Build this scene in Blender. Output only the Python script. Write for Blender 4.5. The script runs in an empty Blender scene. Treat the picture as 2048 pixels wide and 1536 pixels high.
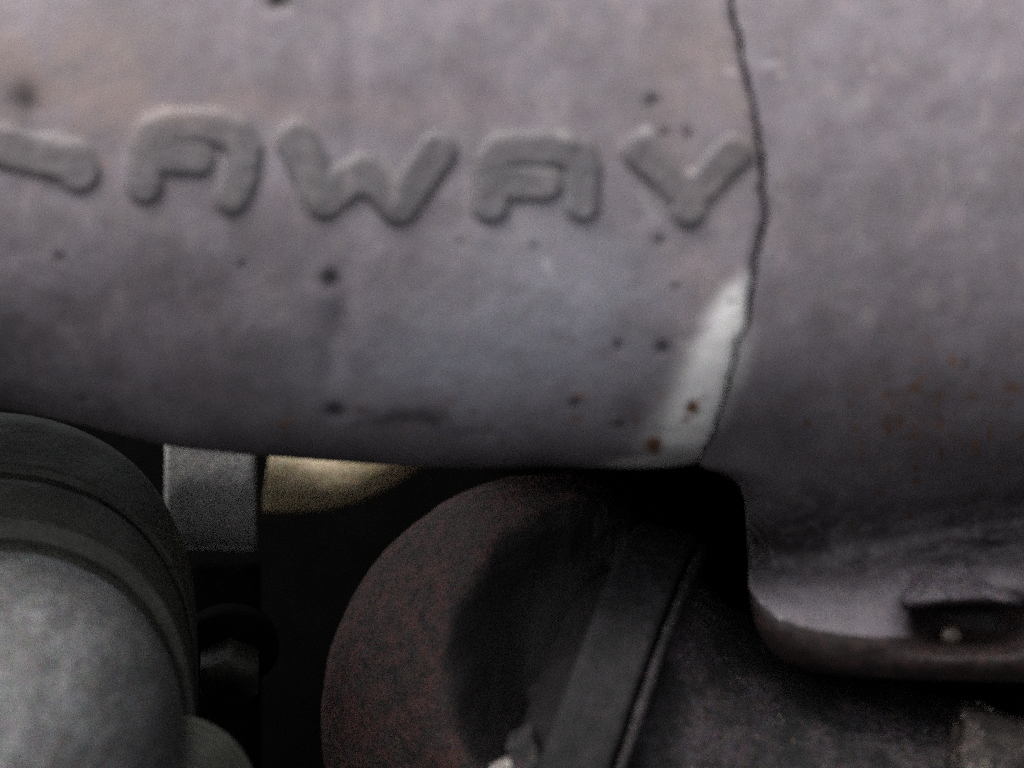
import bpy, math, random
import numpy as np

random.seed(7)
RNG = np.random.default_rng(7)
scene = bpy.context.scene
COL = scene.collection

# ------------------------------------------------------------------ camera
U = 0.00006                     # metres per unit; the picture is 2048 x 1536 units wide at the front of the manifold
D = 3600.0                      # camera distance to that plane, in units
PITCH = math.radians(18)        # camera looks down into the engine bay
cp, sp = math.cos(PITCH), math.sin(PITCH)

def W(X, Y, Z):
    """right, away, up (camera frame, units) -> world metres"""
    X = np.asarray(X, float); Y = np.asarray(Y, float); Z = np.asarray(Z, float)
    return np.stack([X * U, (Y * cp + Z * sp) * U, (-Y * sp + Z * cp) * U], -1)

def P(px, py, d):
    px, py, d = np.broadcast_arrays(np.asarray(px, float), np.asarray(py, float), np.asarray(d, float))
    k = 1 + d / D
    return W((px - 1024) * k, d, (768 - py) * k)

cam_d = bpy.data.cameras.new("camera")
cam = bpy.data.objects.new("camera", cam_d); COL.objects.link(cam)
cam.location = W(0, -D, 0)
cam.rotation_euler = (math.pi / 2 - PITCH, 0, 0)
cam_d.sensor_width = 36
cam_d.lens = 36 * D / 2048
cam_d.clip_start = 0.005; cam_d.clip_end = 100
cam_d.dof.use_dof = True
cam_d.dof.focus_distance = (D + 800) * U
APERTURE = 132 * U
cam_d.dof.aperture_fstop = (cam_d.lens / 1000) / APERTURE
scene.camera = cam

# ------------------------------------------------------------------ sky, sun, exposure
SUN_EL, SUN_AZ = math.radians(68), math.radians(-100)   # azimuth clockwise from +Y: high, a little left
world = bpy.data.worlds.new("World"); scene.world = world
world.use_nodes = True
wn = world.node_tree
bg = wn.nodes["Background"]
sky = wn.nodes.new("ShaderNodeTexSky"); sky.sky_type = 'NISHITA'
sky.sun_disc = False; sky.sun_elevation = SUN_EL; sky.sun_rotation = SUN_AZ
sky.dust_density = 4.0; sky.ozone_density = 0.6; sky.air_density = 1.0
hs = wn.nodes.new("ShaderNodeHueSaturation"); hs.inputs["Saturation"].default_value = 0.16   # thin overcast: hardly any blue
wn.links.new(sky.outputs[0], hs.inputs["Color"]); wn.links.new(hs.outputs[0], bg.inputs[0]); bg.inputs[1].default_value = 0.15

sun_d = bpy.data.lights.new("sun", 'SUN'); sun_d.energy = 1.2; sun_d.angle = math.radians(16)
sun_d.color = (1, 0.95, 0.9)
sun = bpy.data.objects.new("sun", sun_d); COL.objects.link(sun)
sun.rotation_euler = (math.pi / 2 - SUN_EL, 0, math.pi - SUN_AZ)
scene.view_settings.view_transform = 'Standard'
scene.view_settings.look = 'None'
scene.view_settings.exposure = 0.72
scene.view_settings.gamma = 1
scene.cycles.use_denoising = False
scene.cycles.use_adaptive_sampling = True
scene.cycles.adaptive_threshold = 0.03
scene.cycles.adaptive_min_samples = 32
scene.cycles.max_bounces = 6
scene.cycles.sample_clamp_indirect = 4

# ------------------------------------------------------------------ numpy helpers
_tab = RNG.random((256, 256))
def vnoise(x, y):
    xi = np.floor(x).astype(int); yi = np.floor(y).astype(int)
    fx = x - xi; fy = y - yi
    fx = fx * fx * (3 - 2 * fx); fy = fy * fy * (3 - 2 * fy)
    g = lambda a, b: _tab[a % 256, b % 256]
    return (g(xi, yi) * (1 - fx) + g(xi + 1, yi) * fx) * (1 - fy) + (g(xi, yi + 1) * (1 - fx) + g(xi + 1, yi + 1) * fx) * fy
def fbm(x, y, size, octv=4):
    s = 0; a = 0.5; f = 1 / size; t = 0
    for k in range(octv):
        s = s + a * (vnoise(x * f + 17.3 * k, y * f + 5.7 * k) - 0.5); t += a; a *= 0.55; f *= 2.03
    return s / t * 2
def smooth(e0, e1, x):
    t = np.clip((x - e0) / (e1 - e0), 0, 1); return t * t * (3 - 2 * t)
def gauss(px, py, cx, cy, rx, ry=None, rot=0.0):
    ry = ry or rx; c, s = math.cos(rot), math.sin(rot)
    u = (px - cx) * c + (py - cy) * s; v = -(px - cx) * s + (py - cy) * c
    return np.exp(-(u / rx) ** 2 - (v / ry) ** 2)
def curve(pts):
    a = np.array(sorted(pts), float)
    return lambda y: np.interp(y, a[:, 0], a[:, 1])
def curve_s(pts, w=18):
    f = curve(pts)
    return lambda y: (f(y - w) + 2 * f(y - w * .5) + 2 * f(y) + 2 * f(y + w * .5) + f(y + w)) / 8
def segdist(px, py, a, b):
    ax, ay = a; bx, by = b; vx, vy = bx - ax, by - ay
    t = np.clip(((px - ax) * vx + (py - ay) * vy) / (vx * vx + vy * vy), 0, 1)
    return np.hypot(px - ax - t * vx, py - ay - t * vy)

# ------------------------------------------------------------------ object helpers
def world_loc(o):
    v = np.zeros(3)
    while o is not None:
        v = v + np.array(o.location); o = o.parent
    return v
def mesh_obj(name, verts, faces, mat, parent=None, attrs=None, origin=None, flat=False):
    verts = np.asarray(verts, float).reshape(-1, 3)
    me = bpy.data.meshes.new(name)
    if parent is not None: origin = world_loc(parent)
    if origin is None: origin = np.zeros(3)
    v = verts - np.asarray(origin)
    if isinstance(faces, np.ndarray):
        n = len(faces); k = faces.shape[1]
        me.vertices.add(len(v)); me.vertices.foreach_set("co", v.ravel())
        me.loops.add(n * k); me.loops.foreach_set("vertex_index", faces.ravel().astype(np.int32))
        me.polygons.add(n); me.polygons.foreach_set("loop_start", np.arange(n, dtype=np.int32) * k)
        me.update(calc_edges=True)
    else:
        me.from_pydata([tuple(p) for p in v], [], faces)
    me.polygons.foreach_set("use_smooth", np.full(len(me.polygons), not flat))
    for k2, val in (attrs or {}).items():
        at = me.attributes.new(k2, 'FLOAT', 'POINT'); at.data.foreach_set("value", np.asarray(val, np.float32).ravel())
    me.validate(); me.update()
    o = bpy.data.objects.new(name, me); COL.objects.link(o)
    me.materials.append(mat)
    if parent is not None: o.parent = parent
    else: o.location = tuple(origin)
    return o
def tag(o, label, cat):
    o["label"] = label; o["category"] = cat; return o
def thing(name, label, cat, loc):
    o = bpy.data.objects.new(name, None); COL.objects.link(o); o.location = tuple(np.asarray(loc).ravel()); o.empty_display_size = .01
    return tag(o, label, cat)
def grid_faces(nr, nc, wrap_r=False, wrap_c=False, base=0):
    r = np.arange(nr if wrap_r else nr - 1); c = np.arange(nc if wrap_c else nc - 1)
    R_, C_ = np.meshgrid(r, c, indexing='ij'); R2 = (R_ + 1) % nr; C2 = (C_ + 1) % nc
    return (np.stack([R_ * nc + C_, R2 * nc + C_, R2 * nc + C2, R_ * nc + C2], -1).reshape(-1, 4) + base)
def lathe(p0, axis, prof, nseg=96, bump=0.0, bsize=60, seed=0):
    """prof: list of (s, r) along axis, p0/axis in camera-frame units (right, away, up); returns world verts, faces"""
    a = np.array(axis, float); a /= np.linalg.norm(a)
    h = np.array([0, 0, 1.0]) if abs(a[2]) < .9 else np.array([0, 1.0, 0])
    e1 = np.cross(a, h); e1 /= np.linalg.norm(e1); e2 = np.cross(a, e1)
    pr = np.array(prof, float)
    th = np.linspace(0, 2 * np.pi, nseg, endpoint=False)
    s = pr[:, 0][:, None] + 0 * th; r = pr[:, 1][:, None] + 0 * th
    if bump:
        r = r + (r > 1) * bump * fbm(s + seed * 31.7 + 900, 900 + np.abs(th - np.pi)[None, :] * 300 + 0 * s, bsize)
    pts = np.array(p0)[None, None] + s[..., None] * a + r[..., None] * (np.cos(th)[None, :, None] * e1 + np.sin(th)[None, :, None] * e2)
    return W(pts[..., 0], pts[..., 1], pts[..., 2]).reshape(-1, 3), grid_faces(len(pr), nseg, wrap_c=True)
def cam_pt(px, py, d):
    k = 1 + d / D
    return np.array([(px - 1024) * k, d, (768 - py) * k])
def fine(prof, step):
    """resample a profile polyline"""
    out = [prof[0]]
    for a, b in zip(prof[:-1], prof[1:]):
        n = max(1, int(math.hypot(b[0] - a[0], b[1] - a[1]) / step))
        for i in range(1, n + 1):
            t = i / n; out.append((a[0] + (b[0] - a[0]) * t, a[1] + (b[1] - a[1]) * t))
    return out
def arc(cs, cr, rad, a0, a1, n=10, rad_r=None):
    rr = rad_r or rad
    return [(cs + rad * math.cos(math.radians(a0 + (a1 - a0) * i / n)), cr + rr * math.sin(math.radians(a0 + (a1 - a0) * i / n))) for i in range(n + 1)]
def merge(parts):
    V = []; F = []; b = 0
    for v, f in parts:
        V.append(v); F.append(np.asarray(f) + b); b += len(v)
    return np.concatenate(V), np.concatenate(F)

# ------------------------------------------------------------------ materials
def lin(r, g, b):
    f = lambda c: (c / 255) / 12.92 if c / 255 <= .04045 else ((c / 255 + .055) / 1.055) ** 2.4
    return (f(r), f(g), f(b), 1)
class NT:
    def __init__(self, name):
        self.m = bpy.data.materials.new(name); self.m.use_nodes = True
        self.t = self.m.node_tree; self.b = self.t.nodes["Principled BSDF"]
        self.co = self.t.nodes.new("ShaderNodeTexCoord").outputs["Object"]
    def n(self, ty, **kw):
        o = self.t.nodes.new(ty)
        for k, v in kw.items(): setattr(o, k, v)
        return o
    def link(self, a, b): self.t.links.new(a, b)
    def noise(self, scale, detail=4, rough=.6, stretch=None, off=0):
        co = self.co
        mp = self.n("ShaderNodeMapping"); self.link(co, mp.inputs[0])
        mp.inputs["Location"].default_value = (off, off * .7, off * 1.3)
        if stretch: mp.inputs["Scale"].default_value = stretch
        o = self.n("ShaderNodeTexNoise"); self.link(mp.outputs[0], o.inputs["Vector"])
        o.inputs["Scale"].default_value = scale; o.inputs["Detail"].default_value = detail; o.inputs["Roughness"].default_value = rough
        return o.outputs["Fac"]
    def ramp(self, fac, a, b, lo=0., hi=1.):
        o = self.n("ShaderNodeMapRange", interpolation_type='SMOOTHSTEP'); self.link(fac, o.inputs[0])
        o.inputs[1].default_value = a; o.inputs[2].default_value = b; o.inputs[3].default_value = lo; o.inputs[4].default_value = hi
        return o.outputs[0]
    def math(self, op, a, b):
        o = self.n("ShaderNodeMath", operation=op)
        for i, x in enumerate((a, b)):
            if isinstance(x, (int, float)): o.inputs[i].default_value = x
            else: self.link(x, o.inputs[i])
        return o.outputs[0]
    def mix(self, fac, a, b, blend='MIX'):
        o = self.n("ShaderNodeMix", data_type='RGBA', blend_type=blend)
        for i, x in ((0, fac), (6, a), (7, b)):
            if isinstance(x, (int, float)): o.inputs[i].default_value = x
            elif isinstance(x, tuple): o.inputs[i].default_value = x
            else: self.link(x, o.inputs[i])
        return o.outputs[2]
    def attr(self, name):
        return self.n("ShaderNodeAttribute", attribute_name=name).outputs["Fac"]
    def grain(self, col, amount, scale=5200):
        """fine speckle of the bare metal: three grain fields, one per colour channel"""
        cb = self.n("ShaderNodeCombineColor")
        for i in range(3):
            self.link(self.ramp(self.noise(scale, 1, .5, off=3.1 * i), .25, .75, 1 - amount, 1 + amount), cb.inputs[i])
        return self.mix(1.0, col, cb.outputs[0], 'MULTIPLY')
    def done(self, col, rough=.7, bump=None, dist=.0002, strength=.5, metallic=0., spec=.4):
        self.link(col, self.b.inputs["Base Color"])
        if isinstance(rough, (int, float)): self.b.inputs["Roughness"].default_value = rough
        else: self.link(rough, self.b.inputs["Roughness"])
        self.b.inputs["Metallic"].default_value = metallic
        self.b.inputs["Specular IOR Level"].default_value = spec
        if bump is not None:
            o = self.n("ShaderNodeBump"); o.inputs["Strength"].default_value = strength; o.inputs["Distance"].default_value = dist
            self.link(bump, o.inputs["Height"]); self.link(o.outputs[0], self.b.inputs["Normal"])
        return self.m

def iron_material(name, c1, c2, c3):
    t = NT(name)
    n1 = t.noise(140, 5, .62); n2 = t.noise(330, 4, .6, off=1); n3 = t.noise(260, 5, .65, stretch=(1.6, 1, .6), off=2.2)
    col = t.mix(t.ramp(n1, .36, .64), c1, c2)
    col = t.mix(t.ramp(n2, .42, .7, 0, .65), col, c3)
    col = t.mix(t.ramp(n3, .5, .72, 0, .6), col, (.32, .268, .264, 1))
    col = t.mix(t.ramp(t.noise(75, 5, .65, off=12), .46, .64, 0, .6), col, (.15, .132, .142, 1))
    col = t.mix(t.math('MULTIPLY', t.ramp(t.noise(700, 4, .7, off=4), .58, .74), .35), col, (.10, .085, .085, 1))
    wn_ = t.ramp(t.noise(190, 5, .65, off=21), .3, .65)
    col = t.mix(t.math('MULTIPLY', t.attr("warm"), wn_), col, (.285, .215, .20, 1))
    col = t.mix(t.math('MULTIPLY', t.attr("pale_sheen"), t.ramp(t.noise(240, 5, .65, off=23), .25, .6, .35, 1.)), col, (.31, .305, .355, 1))
    ash_highlight = t.attr("ash_highlight")
    ash_highlight_n = t.ramp(t.math('ADD', ash_highlight, t.math('MULTIPLY', t.math('SUBTRACT', t.noise(420, 4, .65, off=7), .5), .4)), .05, 1.15)
    col = t.mix(ash_highlight_n, col, (.88, .85, .84, 1))
    ox = t.ramp(t.math('ADD', t.attr("oxide"), t.math('MULTIPLY', t.math('SUBTRACT', t.noise(420, 5, .7, off=15), .5), .8)), .25, .75)
    ox = t.math('MULTIPLY', ox, t.ramp(t.attr("oxide"), 0, .12))
    oc = t.mix(t.ramp(t.noise(480, 5, .7, off=16), .46, .62), (.026, .018, .018, 1), (.058, .030, .028, 1))
    col = t.mix(ox, col, oc)
    rust = t.attr("rust")
    rn = t.ramp(t.math('ADD', rust, t.math('MULTIPLY', t.math('SUBTRACT', t.noise(900, 4, .7, off=5), .5), .7)), .3, .85)
    rc = t.mix(t.ramp(t.noise(1200, 3, .6, off=6), .4, .6), (.30, .14, .065, 1), (.10, .054, .036, 1))
    col = t.mix(rn, col, rc)
    soot_shade = t.attr("soot_shade")
    sn = t.math('MULTIPLY', soot_shade, t.ramp(t.noise(500, 3, .6, off=9), .25, .6, .6, 1.))
    col = t.mix(sn, col, (.013, .010, .0105, 1))
    col = t.grain(col, .16, 4600)
    bump = t.math('ADD', t.math('MULTIPLY', t.noise(900, 4, .6), 1.), t.math('MULTIPLY', t.noise(4200, 2, .6), .25))
    return t.done(col, t.ramp(ash_highlight, 0, 1, .62, .5), bump, .00018, .3, 0, .35)

IRON = iron_material("weathered_cast_iron", (.185, .155, .174, 1), (.243, .212, .240, 1), (.196, .182, .204, 1))
LETTER = iron_material("darker_cast_iron", (.108, .098, .106, 1), (.136, .125, .134, 1), (.120, .112, .120, 1))

def dark_material(name, base, second, third, f1=220, f2=900, grain=.35, rough=.6, fleck=None, fleck_amt=.7, spec=.4, bump=.00025, gs=4200, metal=0., soot_shade_col=None):
    t = NT(name)
    col = t.mix(t.ramp(t.noise(f1, 5, .7), .42, .6), base, second)
    col = t.mix(t.ramp(t.noise(f2, 5, .75, off=2), .48, .62), col, third)
    col = t.mix(t.math('MULTIPLY', t.ramp(t.noise(f2 * 2.2, 4, .75, off=5), .56, .68), .8), col, tuple(.3 * c for c in third[:3]) + (1,))
    if soot_shade_col:
        col = t.mix(t.attr('soot_shade'), col, soot_shade_col)
    if fleck:
        f = t.math('MULTIPLY', t.ramp(t.noise(2100, 2, .6, off=3), fleck_amt, fleck_amt + .05), t.ramp(t.noise(160, 3, .6, off=8), .45, .65))
        col = t.mix(f, col, fleck)
    col = t.grain(col, grain, gs)
    bp = t.math('ADD', t.noise(800, 5, .65), t.math('MULTIPLY', t.noise(3500, 2, .6), .5))
    return t.done(col, rough, bp, bump, .6, metal, spec)

RUSTY = dark_material("rusty_turbine_iron", (.052, .036, .034, 1), (.092, .042, .039, 1), (.026, .022, .021, 1), 240, 460, .5, .75, bump=.0005, soot_shade_col=(.016, .0135, .0135, 1))
NECK = dark_material("sooty_iron", (.0075, .006, .006, 1), (.014, .0105, .0105, 1), (.005, .005, .0055, 1), 130, 800, .5, .75, spec=.2, bump=.0004)
BAND = dark_material("heat_stained_steel", (.006, .0055, .0065, 1), (.015, .012, .0145, 1), (.003, .0033, .0037, 1), 260, 700, .6, .65, spec=.25, bump=.0004)
PIPE = dark_material("rough_black_iron", (.009, .009, .010, 1), (.046, .036, .041, 1), (.006, .005, .005, 1), 95, 900, .7, .7, spec=.3, bump=.0005, fleck=(.4, .36, .33, 1), fleck_amt=.66)
ALU = dark_material("dull_cast_aluminium", (.10, .10, .102, 1), (.15, .15, .154, 1), (.072, .072, .07, 1), 200, 900, .45, .6, bump=.0004, metal=.6)
OLIVE = dark_material("shaded_olive_aluminium", (.016, .017, .012, 1), (.026, .026, .020, 1), (.010, .011, .008, 1), 180, 1200, .4, .6)  # darker olive: shade on the housing's upper rims put into the colour
PLATE = dark_material("speckled_zinc", (.52, .51, .50, 1), (.62, .61, .60, 1), (.34, .33, .32, 1), 600, 1900, .25, .5)
GOLD = dark_material("yellow_passivated_steel", (.62, .50, .31, 1), (.70, .60, .42, 1), (.34, .25, .13, 1), 500, 2100, .35, .45, fleck=(.02, .015, .01, 1), fleck_amt=.62)
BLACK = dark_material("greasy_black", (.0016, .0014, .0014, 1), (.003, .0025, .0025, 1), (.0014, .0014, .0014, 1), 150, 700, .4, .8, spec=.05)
RUSTCAST = dark_material("scaly_brown_iron", (.010, .007, .0065, 1), (.024, .015, .0135, 1), (.004, .0035, .0035, 1), 200, 700, .5, .6, fleck=(.5, .40, .36, 1), fleck_amt=.56, bump=.0006)
SHINY = dark_material("bare_thread_steel", (.16, .14, .13, 1), (.26, .23, .21, 1), (.04, .03, .025, 1), 500, 1500, .3, .3, spec=.8)

# ------------------------------------------------------------------ exhaust manifold
_crack = curve([(-400, 1432), (-120, 1448), (-40, 1458), (0, 1462), (30, 1463), (60, 1475), (130, 1487), (180, 1499), (230, 1512), (265, 1515), (300, 1522), (330, 1525),
                (380, 1523), (420, 1531), (440, 1532), (470, 1521), (500, 1514), (550, 1507), (600, 1500), (650, 1496), (665, 1490), (690, 1470),
                (740, 1461), (780, 1452), (830, 1440), (860, 1428), (885, 1415), (905, 1404), (960, 1392), (1100, 1380)])
def crack(py):
    return _crack(py) + 3.4 * fbm(py + 700, py * 0 + 3, 26, 3) + 2.2 * fbm(py + 200, py * 0 + 9, 9, 2)
def crack_hw(py):
    return np.interp(py, [0, 200, 450, 620, 750, 860, 930], [5, 5.5, 6, 4.4, 3.8, 3, 2.6]) * (1 + .6 * fbm(py + 50, py * 0 + 21, 34, 3))

_bot = curve_s([(-600, 740), (-200, 785), (0, 818), (100, 836), (250, 872), (340, 894), (500, 910), (700, 926), (850, 935), (1000, 936), (1100, 932), (1240, 938), (1330, 936), (1400, 926), (1500, 915), (1700, 915)], 30)
CY, RK, NX = 250.0, 400.0, 2.4

def relief(px, py):
    """lumps of the sand casting, shared by both halves and the letters (positive = away from the viewer)"""
    h = 9 * fbm(px + 3000, py + 3000, 330, 3) + 1.8 * fbm(px + 900, py + 2500, 80, 3) + .5 * fbm(px + 1900, py + 500, 24, 2)
    return h
PITS = [(670, 822, 25, 18), (1325, 697, 15, 14), (1305, 203, 14, 12), (1320, 480, 11, 11), (1150, 806, 12, 10), (120, 515, 11, 11), (485, 530, 9, 9), (560, 6, 28, 16),
        (1235, 690, 10, 10), (1070, 495, 9, 8), (1378, 268, 12, 9), (1330, 264, 10, 8), (1464, 605, 7, 6), (660, 562, 20, 22), (1240, 850, 14, 9), (165, 800, 14, 10), (920, 485, 7, 6), (1350, 575, 8, 8)]
def pits(px, py):
    h = 0
    for x, y, rx, ry in PITS: h = h + 0.5 * rx * gauss(px, py, x, y, rx * .8, ry * .8)
    return h
def left_depth(px, py):
    B = _bot(px); t = np.clip(np.abs(py - CY) / (B - CY), 0, 1)
    d = RK * (1 - (1 - t ** NX) ** (1 / NX))
    d = d - 24 * gauss(px, py, 1440, 760, 95, 210) - 10 * gauss(px, py, 1400, 900, 130, 50)
    d = d + 30 * smooth(500, -300, px) + relief(px, py) + pits(px, py)
    d = d + 10 * gauss(px, py, 672, 660, 26, 110, .12) + 7 * gauss(px, py, 55, 200, 38, 40) + 4 * gauss(px, py, 700, 170, 30, 120)
    return d

manifold = thing("exhaust_manifold", "large cracked grey cast iron exhaust manifold with raised letters filling the top", "exhaust manifold", P(1024, 400, 400))

def stains_shading_left(px, py):
    soot_shade = 0 * px; rust = 0 * px; ash_highlight = 0 * px
    for x, y, rx, ry in PITS: soot_shade = np.maximum(soot_shade, .8 * np.clip(1.25 * gauss(px + 5 * fbm(px, py, 14, 2), py + 5 * fbm(px + 99, py, 14, 2), x, y, rx, ry), 0, 1))
    soot_shade = np.maximum(soot_shade, .5 * gauss(px, py, 685, 640, 24, 80, -.15))
    soot_shade = np.maximum(soot_shade, .8 * gauss(px, py, 50, 196, 38, 34) + .3 * gauss(px, py, 46, 250, 24, 40)); soot_shade = np.maximum(soot_shade, .25 * gauss(px, py, 690, 160, 26, 100))
    soot_shade = np.maximum(soot_shade, .74 * gauss(px, py, -90, 770, 640, 210, .12) * (0.85 + .5 * fbm(px, py, 120)))  # sooty lower left, with its shade painted in as well
    soot_shade = np.maximum(soot_shade, .35 * gauss(px, py, 350, 560, 330, 120))
    band = gauss(px, py, 950, 836, 420, 26) * smooth(-.05, .35, fbm(px * .6 + 400, py + 90, 46, 3))
    soot_shade = np.maximum(soot_shade, .8 * band); soot_shade = np.maximum(soot_shade, .5 * gauss(px, py, 1000, 858, 420, 12) * smooth(-.2, .3, fbm(px * .5 + 100, py + 990, 40, 3)))
    soot_shade = np.maximum(soot_shade, .5 * gauss(px, py, 1300, 905, 90, 16))
    soot_shade = np.maximum(soot_shade, .35 * gauss(px, py, 1275, 830, 50, 34))
    r = np.random.default_rng(3)
    for _ in range(80):
        x = r.normal(1020, 260); y = r.normal(838, 20); s = r.uniform(4, 12); a = r.uniform(.3, .75)
        rust = np.maximum(rust, a * gauss(px, py, x, y, s * 1.5, s))
    for x, y, s, a in [(1385, 815, 20, 1), (1372, 838, 12, .8), (1308, 890, 26, .9), (1270, 838, 22, .5), (885, 818, 14, .6), (210, 330, 14, .6), (190, 350, 12, .5), (1480, 300, 14, .55), (1420, 40, 12, .5),
                       (1190, 380, 9, .5), (1440, 370, 14, .5), (120, 515, 12, .6)]:
        rust = np.maximum(rust, a * gauss(px, py, x, y, s))
    for x, y, rx, ry, a in [(1460, 142, 16, 10, .45), (1292, 258, 14, 9, .5), (1240, 285, 12, 26, .3), (500, 6, 20, 8, .3), (300, 215, 60, 9, .22), (120, 265, 70, 10, .3), (600, 370, 9, 40, .3), (1320, 400, 9, 36, .3), (250, 320, 7, 60, .3)]:  # cream spots; strips beside the letters paint in their lit edges
        ash_highlight = np.maximum(ash_highlight, a * gauss(px, py, x, y, rx, ry))
    c = crack(py)
    ash_highlight = np.maximum(ash_highlight, 1.75 * np.exp(-((px - c + 10) / np.interp(py, [540, 700, 900], [46, 74, 108])) ** 2 * 1.) * smooth(500, 640, py) * smooth(985, 900, py))
    ash_highlight = np.maximum(ash_highlight, 1.6 * gauss(px, py, 1325, 922, 105, 17, -.08))
    pale_sheen = np.clip(.8 * gauss(px, py, 930, 735, 290, 120) + .7 * gauss(px, py, 1150, 570, 190, 150), 0, 1)  # bluish sheen of the lower middle painted into the colour
    warm = np.clip(.8 * gauss(px, py, 90, 150, 300, 130) + .6 * gauss(px, py, 1420, 170, 130, 170) + .5 * gauss(px, py, 520, 215, 420, 36) + .4 * gauss(px, py, 1380, 560, 90, 90), 0, 1)
    ash_highlight = np.maximum(ash_highlight, .42 * gauss(px, py, 1095, 535, 8, 34, -.5)); ash_highlight = np.maximum(ash_highlight, .3 * gauss(px, py, 1300, 420, 20, 60, -.6))
    return dict(soot_shade=soot_shade, rust=rust, ash_highlight=ash_highlight, warm=warm, pale_sheen=pale_sheen)

# left half: closed tube, rows by angle round the section
NF, NB = 430, 40
phi = np.concatenate([np.linspace(-np.pi / 2, np.pi / 2, NF), np.linspace(np.pi / 2, 1.5 * np.pi, NB + 2)[1:-1]])
NCOL = 470
uu = np.linspace(0, 1, NCOL)
sn, cs = np.sin(phi), np.cos(phi)
tt = np.sign(sn) * np.abs(sn) ** (2 / NX)
dback = RK * (1 - np.sign(cs) * np.abs(cs) ** (2 / NX))
pyn = CY + tt * 680.0
PX = -420 + (crack(pyn) - crack_hw(pyn) + 420)[:, None] * uu[None, :]
PY = CY + tt[:, None] * (_bot(PX) - CY)
PX = -420 + (crack(PY) - crack_hw(PY) + 420) * uu[None, :]
front = (np.arange(len(phi)) < NF)[:, None]
DD = np.where(front, left_depth(PX, PY), dback[:, None] + 30 * smooth(500, -300, PX))
endw = smooth(.992, 1, uu)[None, :] * 6
DD = DD + endw * front
# inner lip of the crack: an extra column folded into the wall
PX2 = np.concatenate([PX, PX[:, -1:] - 1.5, PX[:, -1:] - 30], 1); PY2 = np.concatenate([PY, PY[:, -1:], CY + (PY[:, -1:] - CY) * .93], 1)
DD2 = np.concatenate([DD, DD[:, -1:] + np.where(front, 60, -10), 60 + DD[:, -1:] * .86], 1)
at = stains_shading_left(PX2, PY2)
at['soot_shade'][:, -2:] = 1; at['ash_highlight'][:, -2:] = 0; at['rust'][:, -2:] = 0
mesh_obj("tube_section", P(PX2, PY2, DD2), grid_faces(len(phi), NCOL + 2, wrap_r=True), IRON, manifold, at)["label"] = "longer tube section left of the crack carrying the raised letters"

# raised letters of the casting, each cut from the same surface
LETTERS = [
    [[(-60, 105), (-56, 285)], [(-56, 280), (150, 326)], [(150, 322), (158, 344)]],
    [[(290, 372), (292, 300), (306, 268), (340, 254), (430, 254), (472, 272), (490, 306), (482, 350), (463, 394)], [(312, 312), (394, 318)]],
    [[(594, 280), (648, 400), (690, 366), (728, 346), (760, 370), (797, 412), (876, 302)]],
    [[(981, 412), (985, 325), (1000, 303), (1030, 299), (1125, 299), (1155, 310), (1166, 340), (1165, 408)], [(985, 366), (1090, 368)]],
    [[(1280, 302), (1382, 396)], [(1468, 304), (1382, 396), (1378, 418)]],
]
for k, strokes in enumerate(LETTERS):
    xs = [p[0] for s in strokes for p in s]; ys = [p[1] for s in strokes for p in s]
    gx = np.arange(min(xs) - 60, max(xs) + 61, 3.0); gy = np.arange(min(ys) - 60, max(ys) + 61, 3.0)
    X, Y = np.meshgrid(gx, gy)
    hw = [39, 33, 36, 32, 33][k]
    wob = 2.5 * fbm(X + 1200 + 40 * k, Y + 77, 45, 2)
    dist = np.full(X.shape, 1e9)
    for st in strokes:
        for a, b in zip(st[:-1], st[1:]): dist = np.minimum(dist, segdist(X, Y, a, b))
    sd = dist - hw + wob
    lift = 13 * smooth(13, -9, sd) + 2.2 * fbm(X + 300, Y + 300, 30, 2) * smooth(0, -14, sd) - 1.5
    Dp = left_depth(X, Y) - lift
    keep = sd < 17
    idx = np.full(X.shape, -1); idx[keep] = np.arange(keep.sum())
    q = np.stack([idx[:-1, :-1], idx[1:, :-1], idx[1:, 1:], idx[:-1, 1:]], -1).reshape(-1, 4)
    q = q[(q >= 0).all(1)]
    V = P(X, Y, Dp)[keep]
    a = stains_shading_left(X, Y); a['ash_highlight'] = np.maximum(a['ash_highlight'], .12 * smooth(-10, 4, sd)); a = {n: v[keep] * (1 if n == 'ash_highlight' else .8) for n, v in a.items()}  # letter slopes lightened: lit rims painted into the colour
    mesh_obj("letter", V, q, LETTER, manifold, a)

# right half: tube, runner and flange, one casting
_left_edge = curve([(-400, 0), (905, 1404), (925, 1398), (934, 1405), (945, 1440), (958, 1466), (972, 1480), (1000, 1489), (1100, 1494), (1170, 1498), (1215, 1503), (1260, 1514), (1300, 1540), (1325, 1572), (1342, 1615), (1354, 1690), (1362, 1850), (1370, 2400)])
def left_edge(py):
    c = crack(py) + crack_hw(py)
    return np.where(py < 905, c, np.where(py < 930, c + (_left_edge(py) - c) * smooth(905, 930, py), _left_edge(py)))
_prof_c = curve_s([(-500, 400), (-300, 190), (-100, 62), (100, 10), (300, 0), (500, 14), (700, 68), (800, 122), (870, 185), (920, 265), (980, 370), (1050, 462), (1105, 505), (1135, 498), (1160, 466), (1195, 415), (1235, 368), (1270, 338), (1288, 326), (1304, 318), (1336, 322), (1352, 338), (1366, 366), (1420, 420)], 11)
def _prof(m):
    g = np.arange(-700, 1600, 2.0); a = _prof_c(g); k = np.exp(-(np.arange(-120, 121) / 48.0) ** 2); k /= k.sum()
    b = np.convolve(np.pad(a, 120, 'edge'), k, 'valid')
    w = smooth(1080, 1000, m)
    return np.interp(m, g, a) * (1 - w) + np.interp(m, g, b) * w
_corner = curve([(1480, 1165), (1500, 1180), (1514, 1197), (1535, 1220), (1560, 1237), (1600, 1253), (1640, 1263), (1720, 1273), (1800, 1276), (2500, 1278)])
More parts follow.
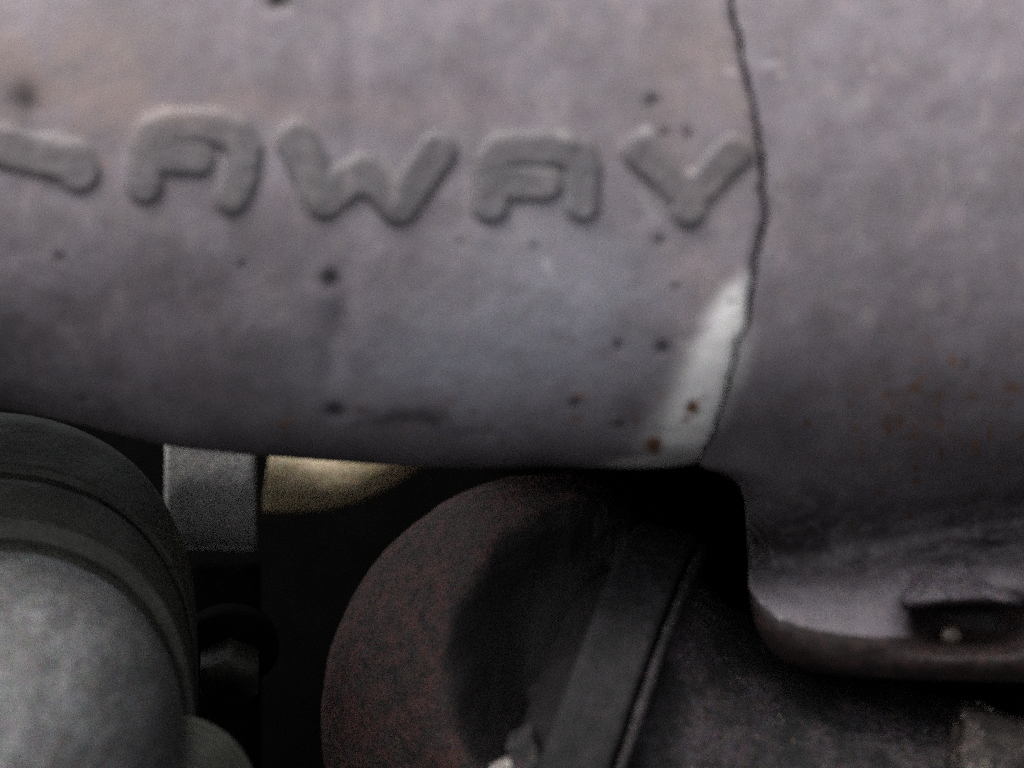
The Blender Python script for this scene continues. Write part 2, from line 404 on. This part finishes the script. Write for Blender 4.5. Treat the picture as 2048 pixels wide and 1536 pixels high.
_under = curve([(1495, 1210), (1503, 1230), (1514, 1262), (1540, 1302), (1572, 1327), (1615, 1344), (1690, 1356), (1850, 1364), (2500, 1370)])
def right_depth(px, py):
    yc = _corner(px); yb = _under(px)
    up = .24 * np.clip(px - 1640, 0, 420)
    m = np.where(py < 1135, py + up * smooth(840, 1135, py), np.where(py < yc, 1135 + up + (py - 1135) / (yc - 1135) * (155 - up), 1290 + (py - yc) / np.maximum(yb - yc, 5) * 74))
    d = _prof(m)
    t = np.clip((px - left_edge(py)) / 85, 0, 1)
    roll = (1 - np.sqrt(1 - (1 - t) ** 2)) * smooth(925, 1010, py)
    d = d + roll * np.where(py < 1140, 170, 90)
    d = d + 62 * gauss(px, py, 1510, 1090, 24, 36, -.55)
    d = d + 170 * np.exp(-((px - 1935) / 112.0) ** 4 - ((py - 1246) / 50.0) ** 4)
    d = d + relief(px, py) + 2.0 * fbm(px + 80, py + 80, 36, 3) * smooth(950, 1150, py) + 5 * fbm(px + 80, py + 680, 50, 3) * smooth(1280, 1310, py)
    d = d - 7 * np.exp(-((px - crack(py)) / 60) ** 2) * smooth(400, 700, py) * smooth(940, 880, py)
    return d
def stains_shading_right(px, py):
    soot_shade = 0 * px; rust = 0 * px; ash_highlight = 0 * px
    r = np.random.default_rng(11)
    for _ in range(170):
        x = r.normal(1850, 100); y = r.normal(820, 60); s = r.uniform(3.5, 10); rust = np.maximum(rust, r.uniform(.6, 1.0) * gauss(px, py, x, y, s, s * r.uniform(.8, 1.6)))
    for x, y, s in [(1832, 936, 14), (1832, 962, 13), (1722, 885, 10), (1690, 930, 8), (1760, 985, 10), (1820, 1030, 12), (1930, 1010, 10), (1960, 990, 9), (1900, 1075, 10), (1700, 1045, 9), (1990, 800, 8), (1500, 985, 10), (2020, 770, 9)]:
        rust = np.maximum(rust, .75 * gauss(px, py, x, y, s))
    soot_shade = np.maximum(soot_shade, .30 * gauss(px, py, 1570, 850, 90, 110)); soot_shade = np.maximum(soot_shade, .8 * smooth(850, 1060, py) * smooth(1225, 1120, py) * (1 + .4 * fbm(px, py, 90)))  # shade of the runner where it turns under, put into the colour
    soot_shade = np.maximum(soot_shade, .9 * gauss(px, py, 1512, 1090, 20, 36, -.5)); soot_shade = np.maximum(soot_shade, .9 * gauss(px, py, 1810, 1195, 16, 24))  # shadow in the notch painted into the colour
    soot_shade = np.maximum(soot_shade, .35 * smooth(-10, 6, py - _corner(px)) * smooth(1150, 1180, py)); soot_shade = np.maximum(soot_shade, .75 * gauss(px, py, 1930, 1245, 110, 50))  # dark lip; shade inside the recess painted into the colour
    rust = np.maximum(rust, .22 * smooth(0, 20, py - _corner(px)) * smooth(1150, 1180, py) * smooth(-.15, .4, fbm(px * .5, py + 40, 36, 3)))
    soot_shade = np.clip(soot_shade, 0, 1)
    for x, y, rx, ry, a in [(1545, 128, 26, 14, .42), (1565, 150, 14, 10, .35), (1560, 395, 16, 9, .35), (1745, 140, 7, 12, .35), (1700, 210, 50, 60, .2)]:
        ash_highlight = np.maximum(ash_highlight, a * gauss(px, py, x, y, rx, ry))
    c = crack(py)
    ash_highlight = np.maximum(ash_highlight, .6 * np.exp(-((px - c - 10) / 36) ** 2) * smooth(600, 720, py) * smooth(840, 740, py))
    ash_highlight = np.maximum(ash_highlight, .5 * gauss(px, py, c + 10, 820, 30, 80) if False else .5 * np.exp(-((px - c) / 34) ** 2) * smooth(600, 700, py) * smooth(910, 820, py))
    ash_highlight = np.maximum(ash_highlight, .12 * smooth(1130, 1160, py) * smooth(5, -25, py - _corner(px)) * smooth(1840, 1770, px))  # upward ledge lightened: light falling on it put into the colour
    ash_highlight = np.maximum(ash_highlight, 1.1 * np.exp(-((py - _corner(px)) / 5) ** 2) * smooth(1512, 1522, px) * smooth(1572, 1556, px) * smooth(-.3, .1, fbm(px * 3, py * 3, 30, 2)))  # bright wet highlight painted along the lip
    ox = .9 * smooth(-12, 8, py - _corner(px)) * smooth(1150, 1180, py)
    ox = np.maximum(ox, .9 * smooth(1785, 1845, px) * smooth(1180, 1215, py))
    ox = np.maximum(ox, .36 * gauss(px, py, 1850, 800, 190, 70)); ox = np.maximum(ox, .26 * gauss(px, py, 1560, 830, 90, 60)); ox = np.maximum(ox, .3 * gauss(px, py, 1580, 1060, 60, 60))
    return dict(soot_shade=soot_shade, rust=rust, ash_highlight=ash_highlight, oxide=ox)
rows = np.concatenate([np.linspace(-420, -60, 40)[:-1], np.arange(-60, 1366, 4.0), [1366, 1369]])
uu = np.concatenate([np.linspace(0, .12, 40)[:-1], np.linspace(.12, 1, 200)])
LE = left_edge(rows)
PX = LE[:, None] + (2420 - LE)[:, None] * uu[None, :]
PY = rows[:, None] + 0 * PX
DD = right_depth(PX, PY)
# wall on the left (crack face, runner flank), then the back
PXl = np.concatenate([PX[:, :1] + 60, PX[:, :1] + 14, PX[:, :1] + 2, PX, PX[:, -1:]], 1)
PYl = np.concatenate([PY[:, :1]] * 3 + [PY, PY[:, -1:]], 1)
DDl = np.concatenate([0 * DD[:, :1] + 760, DD[:, :1] + 110, DD[:, :1] + 40, DD, 0 * DD[:, -1:] + 760], 1)
PXl = np.concatenate([PXl[:1], PXl, PXl[-1:], PXl[-1:]]); PYl = np.concatenate([PYl[:1] , PYl, PYl[-1:] - 2, PYl[-1:] - 30]); DDl = np.concatenate([0 * DDl[:1] + 760, DDl, DDl[-1:] + 90, 0 * DDl[-1:] + 760])
at = stains_shading_right(PXl, PYl); at['soot_shade'][:, :3] = .95; at['ash_highlight'][:, :3] = 0; at['rust'][:, :3] = 0
mesh_obj("runner_section", P(PXl, PYl, DDl), grid_faces(*PXl.shape), IRON, manifold, at)["label"] = "right section past the crack, bending down into a bolted flange"

def hexnut(p0, axis, r, h, hole=.55, roll=0.0, cham=.12):
    """hexagonal nut with chamfered corners; p0/axis camera frame units"""
    prof = [(0, r * .9), (h * .12, r), (h * (1 - cham), r), (h, r * .86), (h, r * hole), (h * .5, r * hole)]
    a = np.array(axis, float); a /= np.linalg.norm(a)
    hh = np.array([0, 0, 1.0]) if abs(a[2]) < .9 else np.array([0, 1.0, 0])
    e1 = np.cross(a, hh); e1 /= np.linalg.norm(e1); e2 = np.cross(a, e1)
    n = 48; th = np.arange(n) * 2 * np.pi / n
    hexr = np.cos(np.pi / 6) / np.cos((th % (np.pi / 3)) - np.pi / 6)
    V = []
    for s, rr in prof:
        rad = rr * hexr if rr > r * .88 else np.full(n, rr)
        rad = np.minimum(rad, rr * 1.0) if rr > r * .88 else rad
        V.append(np.array(p0) + s * a + rad[:, None] * (np.cos(th + roll)[:, None] * e1 + np.sin(th + roll)[:, None] * e2))
    V = np.array(V)
    return W(V[..., 0], V[..., 1], V[..., 2]).reshape(-1, 3), grid_faces(len(prof), n, wrap_c=True)

# stud boss over a dark recess, lower right
NUTM = dark_material("heat_blued_iron", (.105, .088, .102, 1), (.15, .125, .145, 1), (.055, .046, .052, 1), 300, 1000, .5, .6)
STUDM = dark_material("worn_rusty_steel", (.07, .04, .03, 1), (.14, .10, .085, 1), (.035, .02, .017, 1), 500, 1500, .3, .3, spec=.8)
poly = np.array([(1800, 1222), (1806, 1160), (1852, 1124), (1982, 1090), (2040, 1165), (2056, 1216), (1990, 1206), (1900, 1208)], float)
def rounded(poly, it=3):
    for _ in range(it):
        q = np.roll(poly, -1, 0); poly = np.stack([poly * .75 + q * .25, poly * .25 + q * .75], 1).reshape(-1, 2)
    return poly
pl = rounded(poly, 2); cc = pl.mean(0)
V = []
for sc_, dd in ((1.22, 640), (1.16, 530), (1.1, 455), (1.03, 405), (.95, 374), (.86, 355), (.76, 344), (.62, 337), (.42, 333), (.2, 331), (.01, 331)):
    q = cc + (pl - cc) * sc_
    V.append(P(q[:, 0], q[:, 1], dd + (q[:, 1] < cc[1] + 30) * (cc[1] + 30 - q[:, 1]) * 1.0 + 3 * fbm(q[:, 0] + 70, q[:, 1] + 90, 40)))
V = np.array(V)
boss = mesh_obj("stud_boss", V.reshape(-1, 3), grid_faces(len(V), V.shape[1], wrap_c=True), NUTM, manifold)
v, f = lathe(cam_pt(1900, 1272, 455), (0.05, -.93, .2), fine([(0, 24), (14, 24), (22, 17), (23, 0)], 8), 40)
mesh_obj("stud", v, f, STUDM, manifold)

# ------------------------------------------------------------------ turbocharger
turbo = thing("turbocharger", "dark rusty round turbine housing with a clamp band below the cracked manifold", "turbocharger", P(1130, 1430, 1000))
DT = 850
ctr = cam_pt(1135, 1432, 1060); kk = 1 + 1060 / D
Rv = 490 * kk
th = np.linspace(0, np.pi, 240); ph = np.linspace(0, 2 * np.pi, 480, endpoint=False)
T, Ph = np.meshgrid(th, ph, indexing='ij')
nx, ny, nz = np.sin(T) * np.cos(Ph), np.sin(T) * np.sin(Ph), np.cos(T)
rr = Rv * (1 + .012 * fbm(nx * 400 + 2000 + ny * 130, nz * 400 + 2000 + ny * 210, 90, 4))
X, Y, Z = ctr[0] + rr * nx, ctr[1] + rr * ny * .8, ctr[2] + rr * nz
kx = 1 + Y / D
ppx, ppy = X / kx + 1024, 768 - Z / kx
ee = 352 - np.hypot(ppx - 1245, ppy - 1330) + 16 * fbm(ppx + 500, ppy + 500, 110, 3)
fr = ny < 0
Y = Y + np.where(fr, 190 * smooth(-14, 170, ee) - 26 * np.exp(-((ee + 20) / 60) ** 2), 0) + 5 * fbm(ppx + 40, ppy + 40, 60, 4)
st = np.where(fr, smooth(-14, 22, ee + 14 * fbm(ppx + 900, ppy + 100, 40, 3)), 0)  # soot plus painted shade where the housing turns away from the light
mesh_obj("turbine_housing", W(ctr[0] + (X - ctr[0]) * np.where(nx > 0, .45, 1), Y, Z), grid_faces(240, 480, wrap_c=True), RUSTY, turbo, dict(soot_shade=st))
ax = np.array([.925, -.16, -.285]); ax /= np.linalg.norm(ax)
b0 = cam_pt(1075, 1600, DT)
v, f = lathe(b0, ax, fine([(-40, 0), (-40, 560), (20, 610), (60, 640), (180, 660), (180, 0)], 22), 160, 8, 70)
mesh_obj("outlet_neck", v, f, NECK, turbo)
v, f = lathe(b0, ax, fine([(30, 600), (36, 716)] + arc(54, 716, 18, 180, 90, 5) + [(168, 738)] + arc(170, 724, 14, 90, 0, 4) + [(184, 640)], 16), 200, 3, 60, 3)
band = mesh_obj("clamp_band", v, f, BAND, turbo)
# clamp bolt with a threaded end at the bottom of the band
pb = cam_pt(990, 1556, 330); axb = (.55, -.1, .30)
prof = []
for i in range(7): prof += [(i * 9, 25), (i * 9 + 4.5, 33)]
v, f = lathe(pb, axb, [(0, 0)] + prof + [(66, 25), (66, 0)], 40)
bolt = mesh_obj("clamp_bolt", v, f, SHINY, band)
v, f = hexnut(pb + 62 * np.array(axb) / np.linalg.norm(axb), axb, 74, 66, .3, .2)
mesh_obj("clamp_nut", v, f, PIPE, band)
v, f = lathe(cam_pt(1080, 1392, 420), (-.3, -.9, .2), [(0, 30)] + [(16, 28), (22, 20), (22, 0)], 24)
mesh_obj("rivet", v, f, NECK, turbo)

# downpipe bolted on behind the clamp
p2 = b0 + ax * 192
v, f = lathe(p2, ax, fine([(0, 0), (0, 716), (14, 722), (24, 706), (24, 640)] + [(120, 600), (300, 560), (600, 550), (900, 570), (900, 0)], 22), 170, 14, 90, 5)
o = mesh_obj("downpipe", v, f, PIPE, None, origin=W(*p2))
tag(o, "rough black iron exhaust pipe running right from the clamp band under the flange", "exhaust pipe")

# scaly casting, bottom right corner
v, f = lathe(cam_pt(1840, 1650, 450), (.94, -.1, -.3), fine([(0, 0), (0, 275)] + arc(20, 275, 20, 180, 90, 5) + [(600, 330), (600, 0)], 18), 120, 22, 60, 8)
o = mesh_obj("scaly_casting", v, f, RUSTCAST, None, origin=W(*cam_pt(1840, 1650, 450)))
tag(o, "flaking brown iron casting in the bottom right corner with bright specks", "casting")

# ------------------------------------------------------------------ aluminium housing, lower left
def ring_loft(rings, n=150, e=2.5, bump=0, bsize=70):
    th = np.linspace(0, 2 * np.pi, n, endpoint=False); V = []
    c, s = np.cos(th), np.sin(th)
    for i, (cx, cy, rx, ry, d) in enumerate(rings):
        x = cx + rx * np.sign(c) * np.abs(c) ** (2 / e); y = cy + ry * np.sign(s) * np.abs(s) ** (2 / e)
        dd = d + (bump * fbm(x + 4000, y + 4000, bsize) if bump else 0)
        V.append(P(x, y, dd))
    return np.array(V).reshape(-1, 3), grid_faces(len(V), n, wrap_c=True)
def dens(rings, k=4):
    out = []
    for a, b in zip(rings[:-1], rings[1:]):
        for i in range(k): out.append(tuple(np.array(a) + (np.array(b) - np.array(a)) * i / k))
    return out + [rings[-1]]
housing = thing("ribbed_housing", "dull cast aluminium housing with curved ribs in the lower left corner", "housing", P(-60, 1500, 300))
H = lambda s, r, dd=0: (-62 + 0 * s, 1302 + s, 458 * r, 472 * r, 720 - 1.35 * s + dd)
v, f = ring_loft(dens([H(-40, .3, 30), H(-40, .93, 30), H(-10, .985, 0), H(8, 1.0, 0), H(60, 1.0), H(96, .995), H(104, .982, 12), H(110, .982, 12), H(118, .994)], 5), bump=9)
mesh_obj("upper_rim", v, f, OLIVE, housing)
v, f = ring_loft(dens([H(112, .97, 20), H(118, .99), H(190, .992), H(198, .985), H(206, .965, 8), H(222, .955, 22), H(236, .957, 16), H(246, .955)], 5), bump=9)
mesh_obj("rib", v, f, OLIVE, housing)
body = [H(238, .94, 14), H(250, .955, -6), H(262, .945, -14)]
for i in range(1, 22):
    a = i / 21 * math.pi / 2
    body.append((-62 - 170 * (1 - math.cos(a)), 1302 + 262 + 560 * (1 - math.cos(a)), 458 * .945 * math.cos(a) + .01, 472 * .945 * math.cos(a) + .01, 720 - 1.35 * 262 - 14 - 520 * math.sin(a)))
v, f = ring_loft(body, 200, bump=12, bsize=110)
mesh_obj("body", v, f, ALU, housing)

# ribbed hose end beside it
hose = thing("ribbed_fitting", "small dark ribbed round fitting at the bottom edge beside the aluminium housing", "fitting", P(330, 1640, 560))
rg = []
for i in range(9):
    rg += [(345 + 0 * i, 1620 + 2 * i, 176 - 15 * i, 190 - 16 * i, 340 - 16 * i), (345, 1620 + 2 * i, 170 - 15 * i, 184 - 16 * i, 328 - 16 * i), (345, 1622 + 2 * i, 164 - 15 * i, 177 - 16 * i, 336 - 16 * i)]
v, f = ring_loft([(345, 1620, 170, 184, 460)] + rg, 90, 2.1)
mesh_obj("ribbed_cap", v, f, OLIVE, hose)

# ------------------------------------------------------------------ plated bracket, bolt and gold pipe behind the manifold
def loft_box(x0, x1, ys, d0, d1, mat, name, parent, rad=14, bump=2.5):
    """upright bar with rounded front edges; ys: list of (py, depth shift)"""
    sec = []
    for a in np.linspace(np.pi, np.pi / 2, 7): sec.append((x0 + rad + rad * math.cos(a), d0 + rad - rad * math.sin(a)))
    for x in np.linspace(x0 + rad, x1 - rad, 24)[1:-1]: sec.append((x, d0))
    for a in np.linspace(np.pi / 2, 0, 7): sec.append((x1 - rad + rad * math.cos(a), d0 + rad - rad * math.sin(a)))
    sec += [(x1, d1), (x0, d1)]
    sec = np.array(sec)
    V = []
    for py, sh in ys:
        x = sec[:, 0]; d = sec[:, 1] + sh
        V.append(P(x, py, d + bump * fbm(x + 600, py + 0 * x + 600, 30)))
    V = np.array(V); nr, nc = V.shape[:2]
    f = grid_faces(nr, nc, wrap_c=True)
    f = [tuple(q) for q in f] + [tuple(range(nc)), tuple(range((nr - 1) * nc, nr * nc))]
    return mesh_obj(name, V.reshape(-1, 3), f, mat, parent)
bracket = thing("mounting_bracket", "speckled grey plated bracket standing behind the manifold's lower edge", "bracket", P(430, 1100, 900))
ys = [(y, 0) for y in np.arange(700, 935, 12)] + [(935 + 8.2 * i, 230 * (1 - math.sqrt(1 - (i / 20) ** 2))) for i in range(21)]
loft_box(330, 511, ys, 1215, 1345, PLATE, "plate", bracket, 12)
ys = [(1126 + 12 * i, 0) for i in range(40)]
loft_box(372, 522, ys, 1275, 1400, BLACK, "foot", bracket, 30)
hb = thing("hex_bolt", "greasy dark hex bolt between the housing and the rusty turbine", "bolt", P(455, 1330, 820))
v, f = hexnut(cam_pt(460, 1320, 880), (.1, -.75, -.5), 82, 90, 0.0, .5)
mesh_obj("bolt_head", v, f, OLIVE, hb)
v, f = lathe(cam_pt(460, 1300, 880), (.1, -.75, -.5), [(-40, 0), (-40, 118), (0, 122), (8, 116), (8, 0)], 60)
mesh_obj("bolt_washer", v, f, BLACK, hb)

goldp = thing("gold_pipe", "gold coloured pitted pipe glowing in the gap under the manifold", "pipe", P(700, 930, 1150))
NS, NT_ = 60, 90
s = np.linspace(0, 1, NS); th = np.linspace(0, 2 * np.pi, NT_, endpoint=False)
cx = 534 + 320 * s; cyc = 956 + 14 * np.sin(s * np.pi) - 95 * s ** 2.2; rad = 66 - 14 * s
dx = np.gradient(cx); dy = np.gradient(cyc); L_ = np.hypot(dx, dy); nxx, nyy = -dy / L_, dx / L_
X = cx[:, None] + rad[:, None] * nxx[:, None] * np.cos(th); Y = cyc[:, None] + rad[:, None] * nyy[:, None] * np.cos(th)
Dp = 1400 + 110 - rad[:, None] * np.sin(th) * 1.1 + 4 * fbm(X + 50, Y + 50, 40)
v = P(X, Y, Dp).reshape(-1, 3); f = [tuple(q) for q in grid_faces(NS, NT_, wrap_c=True)] + [tuple(range(NT_))]
mesh_obj("pipe_body", v, f, GOLD, goldp)

# ------------------------------------------------------------------ dark engine bay behind and below
def sheet(name, corners, mat, n=24, bump=10):
    c = np.array(corners, float); u = np.linspace(0, 1, n); A, B = np.meshgrid(u, u, indexing='ij')
    p = (c[0] * ((1 - A) * (1 - B))[..., None] + c[1] * (A * (1 - B))[..., None] + c[2] * (A * B)[..., None] + c[3] * ((1 - A) * B)[..., None])
    h = bump * fbm(A * 900 + 60, B * 900 + 60, 120)
    p = p + h[..., None] * np.array([0, 1, .4])
    o = mesh_obj(name, W(p[..., 0], p[..., 1], p[..., 2]), grid_faces(n, n), mat); o["kind"] = "structure"; return o
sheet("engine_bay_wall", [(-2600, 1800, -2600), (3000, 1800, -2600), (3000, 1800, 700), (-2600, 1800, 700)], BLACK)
sheet("engine_bay_wall", [(2800, 1790, -2600), (2800, -2490, -2600), (2800, -2490, 500), (2800, 1790, 500)], BLACK)  # unseen right side, added to block sky light
sheet("engine_bay_wall", [(2790, -2490, -2600), (-2600, -2490, -2600), (-2600, -2490, -330), (2790, -2490, -330)], BLACK)  # unseen low front side, added to keep the lower parts dark
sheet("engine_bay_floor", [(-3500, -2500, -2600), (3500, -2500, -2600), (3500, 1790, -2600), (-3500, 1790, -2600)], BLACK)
# block added in the cylinder head's place, keeping sky light off the turbine
head = thing("cylinder_head_blocker", "black underside of the cylinder head in the gap between manifold and rusty turbine", "cylinder head", P(1700, 700, 1200))
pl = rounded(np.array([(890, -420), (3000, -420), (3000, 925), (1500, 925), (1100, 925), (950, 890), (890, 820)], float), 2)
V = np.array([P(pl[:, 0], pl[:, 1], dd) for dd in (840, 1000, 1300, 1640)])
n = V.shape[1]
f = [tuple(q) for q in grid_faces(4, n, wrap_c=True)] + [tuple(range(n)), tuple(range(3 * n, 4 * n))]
mesh_obj("head_blocker", V.reshape(-1, 3), f, BLACK, head)
